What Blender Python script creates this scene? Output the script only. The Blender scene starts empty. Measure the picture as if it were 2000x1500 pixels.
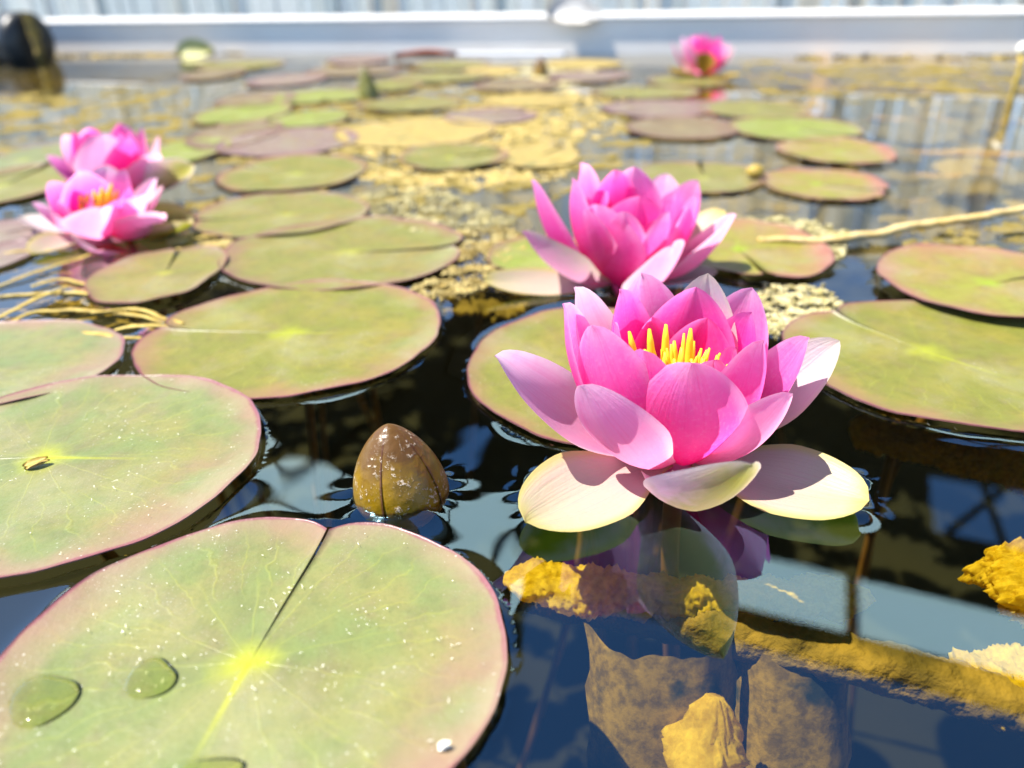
import bpy, math, random
import numpy as np
from mathutils import Vector, Matrix, noise as mnoise
random.seed(7)
sc = bpy.context.scene
COL = sc.collection
PI = math.pi
# ---------------------------------------------------------------- camera, sky, sun, exposure
H, F = 0.135, 1500.0
PITCH, ROLL = math.atan(778/1500), math.radians(-1.24)
cam_rot = (Matrix.Rotation(PI/2-PITCH, 3, 'X') @ Matrix.Rotation(ROLL, 3, 'Z'))
cd = bpy.data.cameras.new('camera'); cam = bpy.data.objects.new('camera', cd); COL.objects.link(cam)
cam.matrix_world = Matrix.Translation((0, 0, H)) @ cam_rot.to_4x4()
cd.sensor_width = 36; cd.lens = 27; cd.clip_start = .004; cd.clip_end = 2000
cd.dof.use_dof = True; cd.dof.focus_distance = .222; cd.dof.aperture_fstop = 8.0
sc.camera = cam
SUN_EL, SUN_AZ = math.radians(60), math.radians(175)          # azimuth from +X towards +Y: behind the wall, to the left
sdir = Vector((math.cos(SUN_EL)*math.cos(SUN_AZ), math.cos(SUN_EL)*math.sin(SUN_AZ), math.sin(SUN_EL)))
w = bpy.data.worlds.new('World'); sc.world = w; w.use_nodes = True
nt = w.node_tree; bg = nt.nodes['Background']
sky = nt.nodes.new('ShaderNodeTexSky'); sky.sky_type = 'NISHITA'; sky.sun_disc = False
sky.sun_elevation = SUN_EL; sky.sun_rotation = PI/2 - SUN_AZ
sky.altitude = 2500; sky.air_density = .9; sky.dust_density = 0.0; sky.ozone_density = 2.2
nt.links.new(sky.outputs[0], bg.inputs[0]); bg.inputs[1].default_value = .13
sl = bpy.data.lights.new('sun', 'SUN'); sl.energy = 4.6; sl.angle = math.radians(.53); sl.color = (1, .95, .87)
so = bpy.data.objects.new('sun', sl); COL.objects.link(so); so.location = sdir*5
so.rotation_euler = sdir.to_track_quat('Z', 'Y').to_euler()
vs = sc.view_settings; vs.view_transform = 'Standard'; vs.look = 'None'; vs.gamma = 1; vs.exposure = 1.48
sc.cycles.use_denoising = True; sc.cycles.max_bounces = 9; sc.cycles.transparent_max_bounces = 10
sc.cycles.caustics_reflective = False; sc.cycles.caustics_refractive = False

# ---------------------------------------------------------------- helpers
def ray(u, v): return cam_rot @ Vector(((u-1000)/F, -(v-750)/F, -1))
def G(u, v, z=0.0):
    d = ray(u, v); return Vector((0, 0, H)) + d*((z-H)/d.z)
fwd = cam_rot @ Vector((0, 0, -1))
def depth(p): return (Vector(p)-Vector((0, 0, H))).dot(fwd)
def tag(o, label=None, cat=None, group=None, kind=None):
    if label: o['label'] = label
    if cat: o['category'] = cat
    if group: o['group'] = group
    if kind: o['kind'] = kind
    return o
def empty(name, loc, **k):
    o = bpy.data.objects.new(name, None); COL.objects.link(o); o.location = loc; o.empty_display_size = .01
    return tag(o, **k)
def mk(name, v, f, mat, parent=None, uv=None, smooth=True, loc=None, **k):
    me = bpy.data.meshes.new(name); me.from_pydata([tuple(map(float, p)) for p in v], [], f)
    if smooth: me.polygons.foreach_set('use_smooth', [True]*len(me.polygons))
    if uv is not None:
        l = me.uv_layers.new(name='UVMap'); idx = np.empty(len(me.loops), np.int32); me.loops.foreach_get('vertex_index', idx)
        l.data.foreach_set('uv', np.asarray(uv, np.float32)[idx].ravel())
    me.materials.append(mat); me.update()
    o = bpy.data.objects.new(name, me); COL.objects.link(o)
    if parent: o.parent = parent
    if loc is not None: o.location = loc
    return tag(o, **k)
def inst(src, parent=None, loc=(0, 0, 0), rot=(0, 0, 0), scale=(1, 1, 1)):
    o = src.copy(); COL.objects.link(o); o.parent = parent; o.location = loc; o.rotation_euler = rot; o.scale = scale
    return o
def gridf(n, m, wrap=False):            # n rows, m columns
    f = []
    for i in range(n-1):
        for j in range(m if wrap else m-1):
            k = (j+1) % m
            f.append((i*m+j, i*m+k, (i+1)*m+k, (i+1)*m+j))
    return f
BOXF = [(0,3,2,1),(4,5,6,7),(0,1,5,4),(1,2,6,5),(2,3,7,6),(3,0,4,7)]
def boxv(x0, x1, y0, y1, z0, z1):
    return [(x0,y0,z0),(x1,y0,z0),(x1,y1,z0),(x0,y1,z0),(x0,y0,z1),(x1,y0,z1),(x1,y1,z1),(x0,y1,z1)]
def bevel(o, w_, seg=2):
    m = o.modifiers.new('bevel', 'BEVEL'); m.width = w_; m.segments = seg; m.limit_method = 'ANGLE'
    return o
def tube(path, rad, n=8, flat=1.0, nz=0.0, nsc=100.0):
    path = [Vector(p) for p in path]; V = []; m = len(path)
    up = Vector((0.03, 0.02, 1))
    for i, p in enumerate(path):
        t = (path[min(i+1, m-1)]-path[max(i-1, 0)]).normalized()
        s = t.cross(up)
        if s.length < .2: s = t.cross(Vector((1, .3, 0)))
        s.normalize(); q = s.cross(t).normalized()
        r = rad[i] if hasattr(rad, '__len__') else rad
        for j in range(n):
            a = 2*PI*j/n; off = s*math.cos(a)+q*math.sin(a)*flat
            rr = r
            if nz: rr = r*(1+nz*mnoise.fractal((p+off*r)*nsc, .7, 2.1, 5 if n > 20 else 3))
            V.append(p+off*rr)
    Fc = gridf(m, n, True); Fc.append(tuple(range(n))[::-1]); Fc.append(tuple(range((m-1)*n, m*n)))
    return V, Fc
def curve(pts, n=24):
    pts = [Vector(p) for p in pts]; out = []
    P = [pts[0]*2-pts[1]]+pts+[pts[-1]*2-pts[-2]]
    seg = len(pts)-1
    for k in range(n):
        x = k/(n-1)*seg; i = min(int(x), seg-1); t = x-i
        a, b, c, d = P[i], P[i+1], P[i+2], P[i+3]
        out.append(.5*((2*b)+(c-a)*t+(2*a-5*b+4*c-d)*t*t+(3*b-a-3*c+d)*t**3))
    return out

# ---------------------------------------------------------------- materials
class M:
    def __init__(s, name):
        s.m = bpy.data.materials.new(name); s.m.use_nodes = True; s.t = s.m.node_tree; s.t.nodes.clear()
        s.out = s.t.nodes.new('ShaderNodeOutputMaterial')
    def n(s, ty, ins=None, **a):
        x = s.t.nodes.new('ShaderNode'+ty)
        for k, v in a.items(): setattr(x, k, v)
        for k, v in (ins or {}).items(): s.set(x.inputs[k], v)
        return x
    def set(s, sock, v):
        if isinstance(v, bpy.types.NodeSocket): s.t.links.new(v, sock)
        elif isinstance(v, bpy.types.Node): s.t.links.new(v.outputs[0], sock)
        else:
            if sock.type == 'RGBA' and len(v) == 3: v = (*v, 1)
            sock.default_value = v
    def math(s, op, a, b=0.0, c=0.0, clamp=False):
        x = s.n('Math', {0: a, 1: b, 2: c}, operation=op); x.use_clamp = clamp; return x.outputs[0]
    def mix(s, f, a, b, bt='MIX'):
        x = s.n('Mix', data_type='RGBA', blend_type=bt)
        s.set(x.inputs[0], f); s.set(x.inputs[6], a); s.set(x.inputs[7], b); return x.outputs[2]
    def ramp(s, x, lo, hi, o0=0.0, o1=1.0, smooth=True):
        y = s.n('MapRange', {0: x, 1: lo, 2: hi, 3: o0, 4: o1}, interpolation_type='SMOOTHSTEP' if smooth else 'LINEAR'); return y.outputs[0]
    def noise(s, scale, det=3, vec=None, rough=.5):
        x = s.n('TexNoise', {'Scale': scale, 'Detail': det, 'Roughness': rough}); 
        s.set(x.inputs['Vector'], vec if vec is not None else s.obj()); return x.outputs[0]
    def obj(s):
        if not hasattr(s, '_o'): s._o = s.n('TexCoord').outputs['Object']
        return s._o
    def uv(s):
        if not hasattr(s, '_u'): s._u = s.n('SeparateXYZ', {0: s.n('TexCoord').outputs['UV']}).outputs
        return s._u
    def bump(s, h, strength, dist): return s.n('Bump', {'Height': h, 'Strength': strength, 'Distance': dist}).outputs[0]
    def bsdf(s, **k):
        x = s.n('BsdfPrincipled')
        for a, v in k.items(): s.set(x.inputs[a.replace('_', ' ')], v)
        return x
    def done(s, x): s.set(s.out.inputs[0], x); return s.m

def simple(name, c1, c2, scale, rough=.6, bumpd=0.0, bscale=None, spec=.4, det=4):
    m = M(name); n = m.noise(scale, det)
    b = m.bsdf(Base_Color=m.mix(m.ramp(n, .3, .7), c1, c2), Roughness=rough)
    m.set(b.inputs['Specular IOR Level'], spec)
    if bumpd: m.set(b.inputs['Normal'], m.bump(m.noise(bscale or scale*2, 5), 1.0, bumpd))
    return m.done(b)

def pad_mat(name, c1, c2, rim, hub, rim0=.72, gloss=.36, speck=.4, algae=0.0):
    m = M(name); rho, ang = m.uv()[0], m.uv()[1]
    n1 = m.noise(38, 4); n2 = m.noise(160, 4)
    col = m.mix(m.ramp(n1, .36, .64), c1, c2)
    col = m.mix(m.math('MULTIPLY', m.ramp(n2, .42, .72), .45), col, tuple(x*.62 for x in c1))
    col = m.mix(m.math('MULTIPLY', m.ramp(m.noise(95, 6, rough=.65), .46, .66), .30), col, tuple(x*y for x, y in zip(rim, (.62, .72, .6))))
    col = m.mix(m.math('MULTIPLY', m.ramp(m.noise(900, 3), .45, .7), .22), col, tuple(x*.6 for x in c1))
    # veins running out from the hub
    a = m.math('MULTIPLY_ADD', n1, .05, ang)
    vs_ = m.math('ABSOLUTE', m.math('SINE', m.math('MULTIPLY', a, PI*13)))
    vs2 = m.math('ABSOLUTE', m.math('SINE', m.math('MULTIPLY', m.math('MULTIPLY_ADD', m.noise(70, 3), .06, ang), PI*29)))
    vein = m.math('MAXIMUM', m.math('MULTIPLY', m.ramp(vs_, .0, .16, 1, 0), m.ramp(rho, .08, .8, 1, .1)), m.math('MULTIPLY', m.ramp(vs2, .0, .22, .8, 0), m.math('MULTIPLY', m.ramp(rho, .35, .55), m.ramp(rho, .7, 1.0, 1, .2))))
    col = m.mix(m.math('MULTIPLY', vein, .10), col, tuple(min(1, x*1.5+.02) for x in hub))
    rf = m.ramp(m.math('ADD', rho, m.math('MULTIPLY', m.math('SUBTRACT', n1, .5), .55)), rim0, 1.06)
    col = m.mix(m.math('MULTIPLY', rf, .8), col, rim)
    col = m.mix(m.math('MULTIPLY', m.ramp(m.math('ADD', rho, m.math('MULTIPLY', m.math('SUBTRACT', n2, .5), .03)), .972, .992), .85), col, (.20, .055, .075))
    hf = m.ramp(m.math('ADD', rho, m.math('MULTIPLY', m.math('SUBTRACT', n2, .5), .16)), .0, .19, 1, 0)
    col = m.mix(m.math('MULTIPLY', hf, .62), col, hub)
    bl = m.math('MULTIPLY', m.ramp(m.noise(24, 5, rough=.6), .46, .74), .34)
    col = m.mix(bl, col, (.29, .32, .17))
    br = m.math('MULTIPLY', m.ramp(m.noise(33, 5, rough=.62), .55, .75), m.ramp(rho, .45, .95, .03, .45))
    col = m.mix(br, col, tuple(x*.8 for x in rim))
    mr = m.math('MULTIPLY', m.ramp(m.math('MULTIPLY', m.math('ABSOLUTE', m.math('SUBTRACT', ang, .5)), rho), .0006, .003, 1, 0), m.ramp(rho, .05, .6, .55, 0))
    col = m.mix(mr, col, hub)
    if algae:
        col = m.mix(m.ramp(m.noise(60, 6), .62-algae*.35, .72-algae*.3), col, (.34, .25, .07))
    # dried dust
    vo = m.n('TexVoronoi', {'Scale': 420.0, 'Randomness': 1.0, 'Vector': m.obj()}); 
    sp = m.math('MULTIPLY', m.ramp(vo.outputs[0], .07, .16, 1, 0), m.ramp(m.noise(50, 2), .47, .68))
    vo2 = m.n('TexVoronoi', {'Scale': 1100.0, 'Vector': m.obj()})
    sp2 = m.math('MULTIPLY', m.ramp(vo2.outputs[0], .1, .2, 1, 0), m.ramp(m.noise(90, 2), .45, .6))
    spk = m.math('MULTIPLY', m.math('MAXIMUM', sp, m.math('MULTIPLY', sp2, .4)), speck, clamp=True)
    col = m.mix(spk, col, (.8, .8, .7))
    h = m.math('ADD', m.math('MULTIPLY', m.noise(700, 3), .35), m.math('ADD', m.math('MULTIPLY', vein, -.12), m.math('MULTIPLY', n2, .8)))
    b = m.bsdf(Base_Color=col, Roughness=m.math('ADD', m.math('MULTIPLY', n2, .22), gloss-.08), Normal=m.bump(h, .6, .0006))
    m.set(b.inputs['Specular IOR Level'], .45)
    tr = m.n('BsdfTranslucent', {'Color': m.mix(.5, col, (.5, .6, .05))})
    return m.done(m.n('MixShader', {0: .1, 1: b, 2: tr}))

def petal_mat(name, base, midc, tip, edge, trans=.5, back=None, back_amt=1.0, mott=.35):
    m = M(name); s_, t_ = m.uv()[0], m.uv()[1]
    n1 = m.noise(260, 4); n2 = m.noise(900, 3)
    tt = m.math('ADD', t_, m.math('MULTIPLY', m.math('SUBTRACT', n1, .5), .22))
    col = m.mix(m.ramp(tt, .12, .55), base, midc)
    col = m.mix(m.ramp(tt, .55, 1.0), col, tip)
    es = m.math('ABSOLUTE', m.math('SUBTRACT', s_, .5))
    ef = m.math('MAXIMUM', m.ramp(es, .36, .5), m.ramp(t_, .86, 1.0))
    col = m.mix(m.math('MULTIPLY', ef, .7), col, edge)
    # lengthwise veins and mottling
    vv = m.n('TexNoise', {'Scale': 1.0, 'Detail': 3.0, 'Vector': m.n('CombineXYZ', {0: m.math('MULTIPLY', s_, 34), 1: m.math('MULTIPLY', t_, 1.6), 2: m.math('MULTIPLY', n1, .4)})}).outputs[0]
    col = m.mix(m.math('MULTIPLY', m.ramp(vv, .5, .72), .22), col, tuple(x*y for x, y in zip(base, (.95, .7, .85))))
    col = m.mix(m.math('MULTIPLY', m.ramp(n2, .48, .72), mott*.5), col, edge)
    col = m.mix(m.math('MULTIPLY', m.ramp(n1, .5, .75), mott), col, tuple(x*y for x, y in zip(midc, (.97, .62, .85))))
    if back:
        bf = m.n('NewGeometry').outputs['Backfacing']
        bm = m.math('MULTIPLY', bf, m.math('MULTIPLY', m.ramp(m.math('ADD', es, m.math('MULTIPLY', m.math('SUBTRACT', n1, .5), .3)), .5, .12), back_amt))
        col = m.mix(bm, col, back)
    b = m.bsdf(Base_Color=col, Roughness=.42, Normal=m.bump(m.math('ADD', vv, m.math('MULTIPLY', n2, .5)), .55, .0005))
    m.set(b.inputs['Specular IOR Level'], .35)
    tr = m.n('BsdfTranslucent', {'Color': col})
    return m.done(m.n('MixShader', {0: trans, 1: b, 2: tr}))

P_DEEP = petal_mat('petal_deep', (.94, .015, .33), (.94, .055, .44), (.92, .15, .54), (.93, .30, .64), .66)
P_MID = petal_mat('petal_mid', (.94, .045, .42), (.93, .14, .53), (.92, .29, .66), (.93, .52, .78), .66)
P_PALE = petal_mat('petal_pale', (.94, .28, .56), (.93, .42, .68), (.92, .54, .77), (.94, .74, .84), .60, mott=.2)
P_WHITE = petal_mat('petal_white', (.70, .40, .47), (.66, .53, .55), (.62, .57, .58), (.62, .59, .44), .48, back=(.91, .42, .70), back_amt=.8, mott=.12)
P_SEPAL = petal_mat('sepal_cream', (.62, .38, .36), (.54, .44, .34), (.52, .47, .28), (.52, .46, .09), .38, back=(.26, .28, .012), mott=.1)
P_SEPALG = petal_mat('sepal_green_back', (.90, .55, .66), (.90, .66, .74), (.74, .72, .20), (.90, .78, .74), .36, back=(.30, .32, .010), back_amt=.75, mott=.1)
P_SEPALO = petal_mat('sepal_olive', (.60, .40, .10), (.42, .30, .05), (.30, .20, .03), (.55, .45, .08), .3, back=(.16, .10, .012), mott=.2)
def stamen_mat():
    m = M('stamen_yellow'); t_ = m.uv()[1]
    c = m.mix(m.ramp(t_, .05, .6), (.90, .22, .005), (.97, .72, .04))
    b = m.bsdf(Base_Color=c, Roughness=.5); tr = m.n('BsdfTranslucent', {'Color': c})
    return m.done(m.n('MixShader', {0: .35, 1: b, 2: tr}))
STAMEN = stamen_mat()
PADM = {
 'mint':   pad_mat('pad_mint', (.150, .185, .058), (.205, .195, .062), (.27, .15, .115), (.38, .39, .006), .72, .32),
 'olive':  pad_mat('pad_olive', (.158, .162, .026), (.205, .180, .032), (.24, .125, .075), (.30, .33, .015), .76, .40),
 'khaki':  pad_mat('pad_khaki', (.17, .17, .034), (.205, .168, .040), (.20, .115, .075), (.30, .30, .03), .76, .40),
 'rose':   pad_mat('pad_rose', (.22, .21, .030), (.26, .18, .05), (.30, .115, .10), (.22, .33, .005), .66, .40, .8),
 'brown':  pad_mat('pad_brown', (.18, .14, .07), (.18, .12, .065), (.16, .09, .06), (.26, .21, .08), .5, .42),
 'plum':   pad_mat('pad_plum', (.22, .16, .12), (.19, .125, .105), (.18, .10, .10), (.21, .19, .08), .5, .40),
 'lime':   pad_mat('pad_lime', (.19, .23, .032), (.22, .23, .042), (.23, .13, .07), (.24, .34, .006), .8, .40),
 'gold':   pad_mat('pad_gold', (.20, .18, .055), (.24, .19, .06), (.22, .15, .06), (.40, .36, .04), .7, .5, .6, .75),
}
def water_mat():
    m = M('pond_water'); fr = m.n('Fresnel', {'IOR': 1.33}).outputs[0]
    fac = m.math('MULTIPLY_ADD', fr, 1.0, .10, clamp=True)
    gl = m.n('BsdfGlossy', {'Color': m.mix(m.ramp(fr, .03, .16), (.42, .78, 1), (1, .98, .94)), 'Roughness': .006})
    tr = m.n('BsdfTransparent', {'Color': (.86, .80, .48)})
    return m.done(m.n('MixShader', {0: fac, 1: tr, 2: gl}))
WATER = water_mat()
def drop_mat():
    m = M('water_drop'); fr = m.n('Fresnel', {'IOR': 1.33}).outputs[0]
    gl = m.n('BsdfGlossy', {'Roughness': .03}); tr = m.n('BsdfTransparent', {'Color': (.93, .95, .68)})
    return m.done(m.n('MixShader', {0: m.math('MULTIPLY_ADD', fr, 1.4, .03, clamp=True), 1: tr, 2: gl}))
DROP = drop_mat()
MAT_ALGAE = simple('algae_mat', (.30, .21, .045), (.44, .35, .13), 110, .8, .002, 300)
MAT_SCUM = simple('algae_scum', (.34, .28, .085), (.58, .52, .28), 260, .75, .002, 500)
def soft(name, c1, c2, scale):
    m = M(name); c = m.mix(m.ramp(m.noise(scale, 8, rough=.65), .3, .7), c1, c2)
    b = m.bsdf(Base_Color=c, Roughness=1.0, Normal=m.bump(m.noise(900, 5), .4, .0006)); m.set(b.inputs['Specular IOR Level'], .05)
    return m.done(m.n('MixShader', {0: .55, 1: b, 2: m.n('BsdfTranslucent', {'Color': c})}))
MAT_SOFT = soft('algae_soft', (.62, .44, .012), (.95, .76, .09), 260)
MAT_BED = soft('algae_bed', (.24, .19, .05), (.52, .41, .14), 40)
MAT_SUB = simple('algae_submerged', (.42, .22, .006), (.84, .54, .035), 330, .95, .0015, 1100, .1, 8)
MAT_SUBD = simple('algae_murky', (.09, .07, .018), (.30, .21, .05), 70, .9, .004, 150)
MAT_STRAW = simple('dead_straw', (.30, .20, .025), (.46, .34, .07), 120, .6, .001, 260)
MAT_PALESTRAW = simple('pale_straw', (.38, .26, .07), (.52, .40, .18), 90, .6, .001, 200)
MAT_DEPTH = simple('tank_floor', (.003, .006, .009), (.008, .010, .008), 8, .9)
MAT_WALL = simple('wall_paint', (.90, .80, .67), (.94, .85, .72), 9, .5, .0004, 120)
MAT_CAP = simple('coping_white', (.66, .65, .63), (.60, .60, .59), 14, .4, .0003, 90)
MAT_GROUND = simple('ground_earth', (.16, .13, .09), (.22, .19, .13), 6, .9, .01, 30)
MAT_DARK = simple('dark_timber', (.020, .017, .008), (.035, .028, .012), 5, .75)
MAT_BLACK = simple('black_plastic', (.012, .014, .014), (.022, .024, .024), 40, .38)
MAT_DEBRIS = simple('pale_flecks', (.72, .69, .55), (.84, .82, .72), 400, .7)
MAT_STEM = simple('lily_stem', (.16, .08, .03), (.22, .13, .04), 60, .5)
def panel_mat():
    m = M('translucent_sheet'); c = (1, .86, .74)
    return m.done(m.n('MixShader', {0: .95, 1: m.bsdf(Base_Color=c, Roughness=.4), 2: m.n('BsdfTranslucent', {'Color': c})}))
PANEL = panel_mat()

# ---------------------------------------------------------------- tank, ground, fence, canopy
WL, WR = G(100, 103), G(1950, 108)
wd = (WR-WL); wd.z = 0; wd.normalize()                # along the wall, to the right
wn = Vector((-wd.y, wd.x, 0))                          # away from the camera
yaw = math.atan2(wd.y, wd.x)
WC = Vector((0, 0, 0)) + wn*((WL.x*wn.x+WL.y*wn.y))     # foot of the perpendicular: wall frame origin
ZG, ZF, WH = -.5, -.42, .076
g = mk('ground', boxv(-400, 400, -400, 400, ZG-.2, ZG), BOXF, MAT_GROUND, smooth=False, kind='structure')
DEP = (WC.length)                                      # distance camera foot to wall
X0, X1, YB = -2.1, 1.75, -(DEP+.42)
fl = mk('pond_floor', boxv(X0, X1, YB, 0, ZG, ZF), BOXF, MAT_DEPTH, smooth=False, kind='structure', loc=WC); fl.rotation_euler.z = yaw
def wall(box, capbox, label):
    e = empty('pond_wall', WC, label=label, cat='pond wall', group='walls round the pond'); e.rotation_euler.z = yaw
    mk('wall_board', boxv(*box), BOXF, MAT_WALL, e, smooth=False)
    bevel(mk('coping', boxv(*capbox), BOXF, MAT_CAP, e, smooth=False), .004)
wall((X0, X1, 0, .2, ZG, WH-.008), (X0-.22, X1+.22, -.006, .21, WH-.008, WH), 'long grey pond wall with white coping behind the far pink lily')
wall((X0, X1, YB-.2, YB, ZG, WH-.008), (X0-.22, X1+.22, YB-.21, YB+.006, WH-.008, WH), 'grey pond wall with white coping facing the long wall')
wall((X0-.2, X0, YB-.2, .2, ZG, WH-.008), (X0-.22, X0+.006, YB+.008, -.008, WH-.008, WH), 'grey side wall of the pond nearest the black pipe')
wall((X1, X1+.2, YB-.2, .2, ZG, WH-.008), (X1-.006, X1+.22, YB+.008, -.008, WH-.008, WH), 'grey side wall of the pond nearest the upright stalk')
# slat fence behind the wall
fe = empty('slat_fence', WC+wn*1.0+Vector((0, 0, ZG)), label='weathered pale grey upright slat fence behind the white coping', cat='fence'); fe.rotation_euler.z = yaw
slm = [simple('slat_paint_%d' % i, c, tuple(x*.72 for x in c), 5, .7, .002, 40) for i, c in enumerate([(.66, .72, .69), (.60, .67, .66), (.72, .76, .72), (.46, .53, .52), (.68, .72, .66), (.55, .52, .42)])]
rs = random.Random(3); x = -5.2; protos = {}
while x < 4.6:
    wdt = rs.choice((.03, .04, .05, .06)); k = rs.choice((0, 0, 1, 1, 2, 2, 3, 4, 0, 1, 2, 4, 5))
    key = (wdt, k)
    if key not in protos:
        o = mk('slat', boxv(0, wdt-.004, 0, .014, 0, 1.24), BOXF, slm[k], fe, smooth=False); protos[key] = o
    else: o = inst(protos[key], fe)
    o.location = (x, rs.uniform(-.008, .008), rs.uniform(0, .0)); o.scale.z = rs.uniform(.97, 1.06)
    x += wdt + (rs.uniform(.0, .006) if rs.random() > .05 else .010)
for z in (.25, .95): mk('rail', boxv(-5.25, 4.65, .03, .07, z, z+.07), BOXF, slm[3], fe, smooth=False)
for xx in (-5.2, -3.4, -1.6, 0, 1.6, 3.0, 4.55): mk('post', boxv(xx, xx+.07, .072, .14, 0, 1.2), BOXF, slm[3], fe, smooth=False)
# canopy over the terrace: dark boarded roof with a strip of translucent sheet along its front edge (seen mirrored in the water)
cdir = Vector((1, -.405, 0)).normalized(); cn = Vector((-cdir.y, cdir.x, 0)); CZ = 2.4
CO = Vector((-.01, 3.45, ZG)); 
ca = empty('canopy', CO, label='dark timber canopy with pale translucent roof strip mirrored in the water', cat='canopy'); ca.rotation_euler.z = math.atan2(cdir.y, cdir.x)
zc = CZ-ZG
xs = [-5.2, -3.9, -2.6, -1.3, .05, 1.72, 3.1, 4.5]
for i in range(len(xs)-1):
    mk('roof_sheet', [(xs[i]+.02, -.44, zc), (xs[i+1]-.02, -.44, zc), (xs[i+1]-.02, 0, zc+.004), (xs[i]+.02, 0, zc+.004)], [(0, 1, 2, 3)], PANEL, ca, smooth=False)
    mk('rafter', boxv(xs[i]-.02, xs[i]+.02, -.44, 3.2, zc-.001, zc+.03), BOXF, MAT_DARK, ca, smooth=False)
mk('gutter', boxv(-5.3, 4.6, -.56, -.443, zc-.05, zc+.05), BOXF, MAT_DARK, ca, smooth=False)
bw = .29
for r in range(11):
    y0 = .004+r*bw
    segs = [(-5.3, 4.6)]
    if r in (2, 3): segs = [(-5.3, 2.15), (2.72, 4.6)]
    if r == 1: segs = [(-5.3, -.55), (-.40, 4.6)]
    if r == 2: segs = [(-5.3, -.62), (-.42, 2.15), (2.72, 4.6)]
    for a, b in segs: mk('roof_board', boxv(a, b, y0, y0+bw-.004, zc+.033, zc+.055), BOXF, MAT_DARK, ca, smooth=False)
for xx in (-1.9, 3.6, -4.9): mk('post', boxv(xx, xx+.1, .05, .15, 0, zc-.003), BOXF, MAT_DARK, ca, smooth=False)
for a, b in ((2.2, 2.6), (2.45, 2.42)):
    V, Fc = tube([(a, .55, zc+.0), (b, 1.2, zc+.0)], .022, 6); mk('brace', V, Fc, MAT_DARK, ca)

# ---------------------------------------------------------------- lily pads
floats = []           # (cx, cy, rx, ry, harmonics, amp) of everything that dimples the water
def outline(h, th):   # relative radius
    r = np.ones_like(th)
    for k, a, p in h: r = r + a*np.cos(k*th+p)
    return r
def men(h, th, amp):
    s = .5+.28*np.cos(2*th+h[0][2]*3)+.22*np.cos(5*th+h[1][2]*2)+.2*np.cos(9*th+h[2][2])
    return amp*np.clip(s, .05, 1.1)
PADG = 'lily pads floating on the pond'
def pad(box, label, tone='olive', hub=None, slit=None, lift=0.0, gap=.045, wob=.02, near=True, tilt=(0, 0), cat='lily pad', group=PADG, curl=0.0, depthc=None):
    uL, uR, vT, vB = box; uc = (uL+uR)/2
    yT, yB = G(uc, vT), G(uc, vB); c = (yT+yB)/2; z = depth(c)
    rx = (uR-uL)/2/F*z; ry = (yT-yB).length/2
    rr = random.Random(int(uL*7+vT*13+uR)); h = [(2, wob*rr.uniform(.3, 1), rr.uniform(0, 6)), (3, wob*rr.uniform(.3, .9), rr.uniform(0, 6)), (5, wob*.35, rr.uniform(0, 6)), (9, wob*.2, rr.uniform(0, 6)), (17, wob*.12, rr.uniform(0, 6)), (31, wob*.08, rr.uniform(0, 6))]
    amp = .0017 if near else .0006
    floats.append((c.x, c.y, rx, ry, h, amp))
    hp = (G(*hub)-c) if hub else Vector((rr.uniform(-.1, .1)*rx, rr.uniform(-.1, .1)*ry, 0))
    if slit: sp = G(*slit)-c; sa = math.atan2((sp.y)/ry, (sp.x)/rx)
    else: sa = rr.uniform(0, 2*PI)
    nr, na = (26, 150) if near else (12, 64)
    rhos = [1-(1-i/(nr-1))**1.35 for i in range(nr)]
    V = []; UV = []
    for side in (0, 1):
        for i, r in enumerate(rhos):
            for j in range(na+1):
                q = j/na; th = sa+gap+(2*PI-2*gap)*q
                e = min(q, 1-q)*2*PI
                R_ = float(outline(h, np.array(th)))*(1-.10*math.exp(-(e/.10)**1.2))
                ox, oy = math.cos(th)*rx*R_, math.sin(th)*ry*R_
                x_ = hp.x+(ox-hp.x)*r; y_ = hp.y+(oy-hp.y)*r
                A = float(men(h, np.array(th), amp))
                zz = .0012+lift+(A+.0007)*r**7
                nv = mnoise.fractal(Vector(((c.x+x_)*22, (c.y+y_)*22, 3)), 1, 2, 2)
                zz += .0011*nv*r*(1-r**6) + curl*r**3*max(0, math.sin(th*1.0+h[0][2]))
                zz += (.0005*math.exp(-(e*r/.05)) if q < .5 else .0)*min(1, r*3)*(1-r**9*.6)   # one lip of the slit rides up
                zz += tilt[0]*x_+tilt[1]*y_
                thick = .0007*(1-.5*r**6)
                V.append((x_, y_, zz-(thick if side else 0))); UV.append((r, q))
    m = na+1; n1 = nr*m
    Fc = gridf(nr, m); Fc = [tuple(f) for f in Fc] + [tuple(x_+n1 for x_ in f[::-1]) for f in Fc]
    for j in range(na): Fc.append(((nr-1)*m+j, (nr-1)*m+j+1, n1+(nr-1)*m+j+1, n1+(nr-1)*m+j)[::-1])
    for i in range(nr-1):
        Fc.append((i*m, (i+1)*m, n1+(i+1)*m, n1+i*m)[::-1]); Fc.append((i*m+na, (i+1)*m+na, n1+(i+1)*m+na, n1+i*m+na))
    o = mk('lily_pad', V, Fc, PADM[tone], None, UV, loc=c, label=label, cat=cat, group=group)
    # petiole going down into the water
    if near:
        p = curve([(hp.x, hp.y, .0002+lift), (hp.x+.002, hp.y+.006, -.03), (hp.x+rr.uniform(-.03, .03), hp.y+.03, -.16), (hp.x+rr.uniform(-.06, .06), hp.y+.06, ZF+.005)], 14)
        v, f = tube(p, .0022, 6); mk('stem', v, f, MAT_STEM, o)
    return o, c, rx, ry, h

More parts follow.
